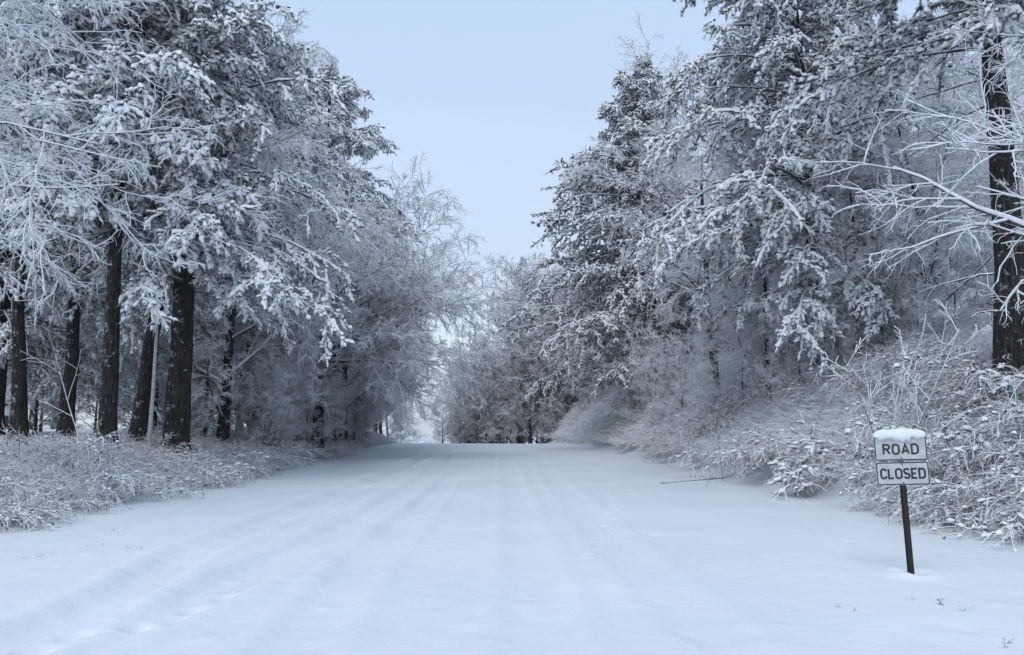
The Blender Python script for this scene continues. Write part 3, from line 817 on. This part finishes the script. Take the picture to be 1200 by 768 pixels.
# ------------------------------------------------------------------ road sign
def ribbon(mb, pts, w, y, th, closed=False, m=0):
    """flat stroke of width w along a 2-D polyline, standing proud by th"""
    pts = np.array(pts, float); n_ = len(pts)
    d = np.roll(pts, -1, 0) - pts
    if not closed: d[-1] = d[-2]
    d = norm(d); nn = np.stack([-d[:, 1], d[:, 0]], -1)
    prev = np.roll(nn, 1, 0)
    if not closed: prev[0] = nn[0]
    mit = norm(nn + prev); sc = 1 / np.maximum((mit * nn).sum(-1), 0.5)
    if not closed: mit[-1] = nn[-1]; sc[-1] = 1
    A = pts + mit * sc[:, None] * w / 2; B = pts - mit * sc[:, None] * w / 2
    def ring(y_): return np.concatenate([np.stack([A[:, 0], np.full(n_, y_), A[:, 1]], -1), np.stack([B[:, 0], np.full(n_, y_), B[:, 1]], -1)])
    v = np.concatenate([ring(y), ring(y + th)])
    q = []
    for i in range(n_ if closed else n_ - 1):
        j = (i + 1) % n_
        q += [[i, j, n_ + j, n_ + i], [i, 2 * n_ + i, 2 * n_ + j, j], [n_ + i, n_ + j, 3 * n_ + j, 3 * n_ + i]]
    mb.add(v, q, m=m)

def arc(cx, cy, rx, ry, a0, a1, k=8):
    return [(cx + rx * math.cos(R(a0 + (a1 - a0) * i / k)), cy + ry * math.sin(R(a0 + (a1 - a0) * i / k))) for i in range(k + 1)]
def rrect(w, h, r):
    return arc(w - r, h - r, r, r, 0, 90) + arc(r, h - r, r, r, 90, 180) + arc(r, r, r, r, 180, 270) + arc(w - r, r, r, r, 270, 360)
GL = {  # letter strokes in a box 0.62 wide, 1 high
    'R': ([[(0, 0), (0, 1), *[(0.36 + (x - 0.36), y) for x, y in arc(0.34, 0.76, 0.24, 0.24, 90, -90)], (0, 0.52)], [(0.30, 0.52), (0.60, 0)]], 0.60),
    'O': ([('c', rrect(0.62, 1.0, 0.27))], 0.62),
    'A': ([[(0, 0), (0.33, 1.0), (0.66, 0)], [(0.12, 0.30), (0.54, 0.30)]], 0.66),
    'D': ([('c', [(0, 0), (0, 1), *arc(0.30, 0.70, 0.30, 0.30, 90, 0), *arc(0.30, 0.30, 0.30, 0.30, 0, -90)])], 0.60),
    'C': ([arc(0.31, 0.71, 0.29, 0.29, 15, 180) + arc(0.31, 0.29, 0.29, 0.29, 180, 345)], 0.60),
    'L': ([[(0, 1), (0, 0), (0.52, 0)]], 0.52),
    'S': ([arc(0.30, 0.75, 0.28, 0.25, 20, 180) + arc(0.30, 0.75, 0.28, 0.25, 200, 270, 3) + arc(0.30, 0.25, 0.29, 0.25, 90, -160)], 0.60),
    'E': ([[(0.54, 1), (0, 1), (0, 0), (0.54, 0)], [(0, 0.5), (0.44, 0.5)]], 0.54)}
def word(mb, txt, xc, zc, h, w_, y, th, gap=0.24, wide=1.0):
    hs = h - w_
    tot = sum(GL[c][1] for c in txt) * hs * wide + gap * hs * (len(txt) - 1)
    x = xc - tot / 2
    for k, c in enumerate(txt):
        for j, st in enumerate(GL[c][0]):
            closed = isinstance(st, tuple); pp = st[1] if closed else st
            ribbon(mb, [(x + a * hs * wide, zc - hs / 2 + b * hs) for a, b in pp], w_, y - 0.0004 * j, th, closed)
        x += (GL[c][1] * wide + gap) * hs

M_PANEL = plain('white_sign_sheet', (0.52, 0.53, 0.54), 0.5, 0, 9, 0.22)
M_BLACK = plain('black_sign_paint', (0.02, 0.02, 0.022), 0.5)
M_POST = plain('dark_rusty_steel', (0.024, 0.019, 0.019), 0.65, 0.2, 25, 0.5)
M_STEEL = plain('rusty_bolt_steel', (0.10, 0.07, 0.055), 0.5, 0.6, 40, 0.3)

def make_sign():
    base = px_ground(1069, 676)
    root = empty('road_closed_sign', (base[0], base[1], g(*base)))
    # u-channel post: web and two flanges
    H = 1.66
    mb = MB()
    mb.box((0, 0.010, H / 2 - 0.2), (0.018, 0.003, H / 2 + 0.2 - 0.02))
    for s in (-1, 1):
        mb.box((s * 0.0215, 0.019, H / 2 - 0.2), (0.0032, 0.012, H / 2 + 0.2 - 0.02))
        mb.box((s * 0.0315, 0.0305, H / 2 - 0.2), (0.0075, 0.0025, H / 2 + 0.2 - 0.02))
    mb.build('post', M_POST, root, smooth=False)
    W = 0.61
    def panel(z0, h, txt, lh, lw, top):
        p = MB()
        pr = np.array([(x - W / 2, z + z0) for x, z in rrect(W, h, 0.022)]); n_ = len(pr)
        v = np.concatenate([np.stack([pr[:, 0], np.full(n_, y_), pr[:, 1]], -1) for y_ in (-0.003, 0.003)])
        i = np.arange(n_); j = (i + 1) % n_
        p.add(v, np.stack([i, j, n_ + j, n_ + i], -1), np.concatenate([np.stack([np.zeros(n_ - 2, int), i[1:-1], i[2:]], -1), n_ + np.stack([np.zeros(n_ - 2, int), i[2:], i[1:-1]], -1)]))
        po = p.build('sign_panel', M_PANEL, root, smooth=False)
        b = MB(); ribbon(b, [(x - W / 2 + 0.010, z + z0 + 0.010) for x, z in rrect(W - 0.02, h - 0.02, 0.016)], 0.012, -0.0055, 0.0015, True)
        b.build('border', M_BLACK, po, smooth=False)
        l = MB(); word(l, txt, 0, z0 + h * 0.5 + (-0.012 if top else 0), lh, lw, -0.0065, 0.002, 0.26 if not top else 0.34, 1.0 if not top else 1.1)
        l.build('lettering', M_BLACK, po, smooth=False)
        for s in (-1, 1):
            bo = MB(); c = (0, z0 + h / 2 + s * h * 0.40)
            ring = np.array([(c[0] + 0.009 * math.cos(a), c[1] + 0.009 * math.sin(a)) for a in np.arange(6) * PI / 3])
            v = np.concatenate([np.stack([ring[:, 0], np.full(6, y_), ring[:, 1]], -1) for y_ in (-0.0075, -0.0028)])
            i = np.arange(6); j = (i + 1) % 6
            bo.add(v, np.stack([i, j, 6 + j, 6 + i], -1), [[0, 1, 2], [0, 2, 3], [0, 3, 4], [0, 4, 5]])
            bo.build('bolt', M_STEEL, po, smooth=False)
    panel(1.03, 0.27, 'CLOSED', 0.128, 0.022, False)
    panel(1.315, 0.29, 'ROAD', 0.128, 0.022, True)
    # rounded cap of snow sitting on the top edge and sagging over the face
    rg = np.random.default_rng(2)
    nx, na = 40, 14
    xs = np.linspace(-0.305, 0.305, nx); V = []
    for i, x in enumerate(xs):
        e = max(0.03, 1 - abs(x / 0.312) ** 3.2)
        hh = 0.085 * math.sqrt(e) * (1 + 0.07 * math.sin(i * 0.35)); dd = 0.052 * math.sqrt(e) * (1 + 0.05 * math.sin(i * 0.5 + 2))
        low = 1.600 - 0.050 * e * (1 + 0.35 * math.sin(i * 0.33 + 1) + 0.28 * rg.normal())
        for k in range(na):
            a = 2 * PI * k / na
            zz = math.sin(a)
            V.append((x, dd * math.cos(a), (1.605 + hh * zz) if zz > 0 else 1.605 + (low - 1.605) * -zz))
    idx = np.arange(nx * na).reshape(nx, na)
    q = np.stack([idx[:-1], np.roll(idx[:-1], -1, 1), np.roll(idx[1:], -1, 1), idx[1:]], -1).reshape(-1, 4)
    mb = MB(); mb.add(V, q[:, ::-1], [[idx[0, 0], idx[0, k + 1], idx[0, k]] for k in range(1, na - 1)] + [[idx[-1, 0], idx[-1, k], idx[-1, k + 1]] for k in range(1, na - 1)])
    mb.build('snow_cap', M_SNOW, root)
    root.rotation_euler = (R(0.5), R(-1.6), R(-9)); root.scale = (0.93, 0.95, 0.97)
    tag(root, 'white two-panel road closed sign on a leaning dark steel post, capped with snow', 'sign')
make_sign()

# ------------------------------------------------------------------ camera, light, sky
cam = bpy.data.cameras.new('camera'); co = bpy.data.objects.new('camera', cam); COL.objects.link(co)
cam.sensor_width = 36; cam.lens = 36 * F / 1200; cam.clip_end = 5000; cam.clip_start = 0.05
co.location = (0, 0, EYE); co.rotation_euler = (PI / 2 + PITCH, 0, 0)
SC.camera = co

VEIL = 11.0
SUN_EL, SUN_AZ = R(50), R(200)
w = bpy.data.worlds.new('World'); SC.world = w; w.use_nodes = True
nt = w.node_tree; bg = nt.nodes['Background']
sky = nt.nodes.new('ShaderNodeTexSky'); sky.sky_type = 'NISHITA'; sky.sun_disc = False
sky.sun_elevation = SUN_EL; sky.sun_rotation = SUN_AZ; sky.air_density = 1.0; sky.dust_density = 1.5; sky.ozone_density = 1.5
# a thin even veil of high cloud over the clear sky: paler and warmer towards the horizon
geo = nt.nodes.new('ShaderNodeNewGeometry'); sepw = nt.nodes.new('ShaderNodeSeparateXYZ')
tcw = nt.nodes.new('ShaderNodeTexCoord'); nt.links.new(tcw.outputs['Generated'], sepw.inputs[0])
cl = nt.nodes.new('ShaderNodeTexNoise'); cl.inputs['Scale'].default_value = 2.2; cl.inputs['Detail'].default_value = 5
mpw = nt.nodes.new('ShaderNodeMapping'); mpw.inputs['Scale'].default_value = (1, 1, 4.5)
nt.links.new(tcw.outputs['Generated'], mpw.inputs[0]); nt.links.new(mpw.outputs[0], cl.inputs['Vector'])
zz = math_node(nt, 'ADD', sepw.outputs[2], math_node(nt, 'MULTIPLY', math_node(nt, 'SUBTRACT', cl.outputs['Fac'], 0.5), 0.32))
ramp = nt.nodes.new('ShaderNodeValToRGB'); nt.links.new(zz, ramp.inputs[0])
cr = ramp.color_ramp
cr.elements[0].position = 0.0; cr.elements[0].color = (0.84, 0.92, 0.97, 1)
cr.elements[1].position = 0.55; cr.elements[1].color = (0.50, 0.66, 0.88, 1)
for p_, c_ in ((0.10, (0.76, 0.87, 0.96, 1)), (0.24, (0.60, 0.735, 0.915, 1)), (0.40, (0.54, 0.685, 0.90, 1))):
    e_ = cr.elements.new(p_); e_.color = c_
gain = nt.nodes.new('ShaderNodeVectorMath'); gain.operation = 'SCALE'; gain.inputs['Scale'].default_value = VEIL
nt.links.new(ramp.outputs[0], gain.inputs[0])
nt.links.new(mixcol(nt, 0.90, sky.outputs[0], gain.outputs[0]), bg.inputs['Color'])
bg.inputs['Strength'].default_value = 0.1
sun = bpy.data.lights.new('sun', 'SUN'); so = bpy.data.objects.new('sun', sun); COL.objects.link(so)
sun.energy = 1.25; sun.angle = R(38); sun.color = (1.0, 0.97, 0.94)
d = Vector((math.sin(SUN_AZ) * math.cos(SUN_EL), math.cos(SUN_AZ) * math.cos(SUN_EL), math.sin(SUN_EL)))
so.rotation_euler = (-d).to_track_quat('-Z', 'Y').to_euler()

SC.view_settings.view_transform = 'Standard'; SC.view_settings.look = 'None'
SC.view_settings.gamma = 1; SC.view_settings.use_curve_mapping = False
SC.view_settings.exposure = 0.09
SC.render.engine = 'CYCLES'
SC.cycles.max_bounces = 5; SC.cycles.diffuse_bounces = 4; SC.cycles.glossy_bounces = 1; SC.cycles.transmission_bounces = 1
SC.cycles.use_denoising = True
SC.cycles.sample_clamp_indirect = 4

# ------------------------------------------------------------------ cold hazy air
HAZE = 0.0005
if HAZE:
    hz = MB(); hz.box((0, 700, 18), (520, 840, 28))
    hm = bpy.data.materials.new('cold_haze'); hm.use_nodes = True; hn = hm.node_tree; hn.nodes.clear()
    ho = hn.nodes.new('ShaderNodeOutputMaterial'); hv = hn.nodes.new('ShaderNodeVolumePrincipled')
    hv.inputs['Color'].default_value = (0.90, 0.95, 1.0, 1); hv.inputs['Density'].default_value = HAZE; hv.inputs['Anisotropy'].default_value = 0.2
    hn.links.new(hv.outputs[0], ho.inputs['Volume'])
    tag(hz.build('haze', hm, smooth=False), kind='stuff')
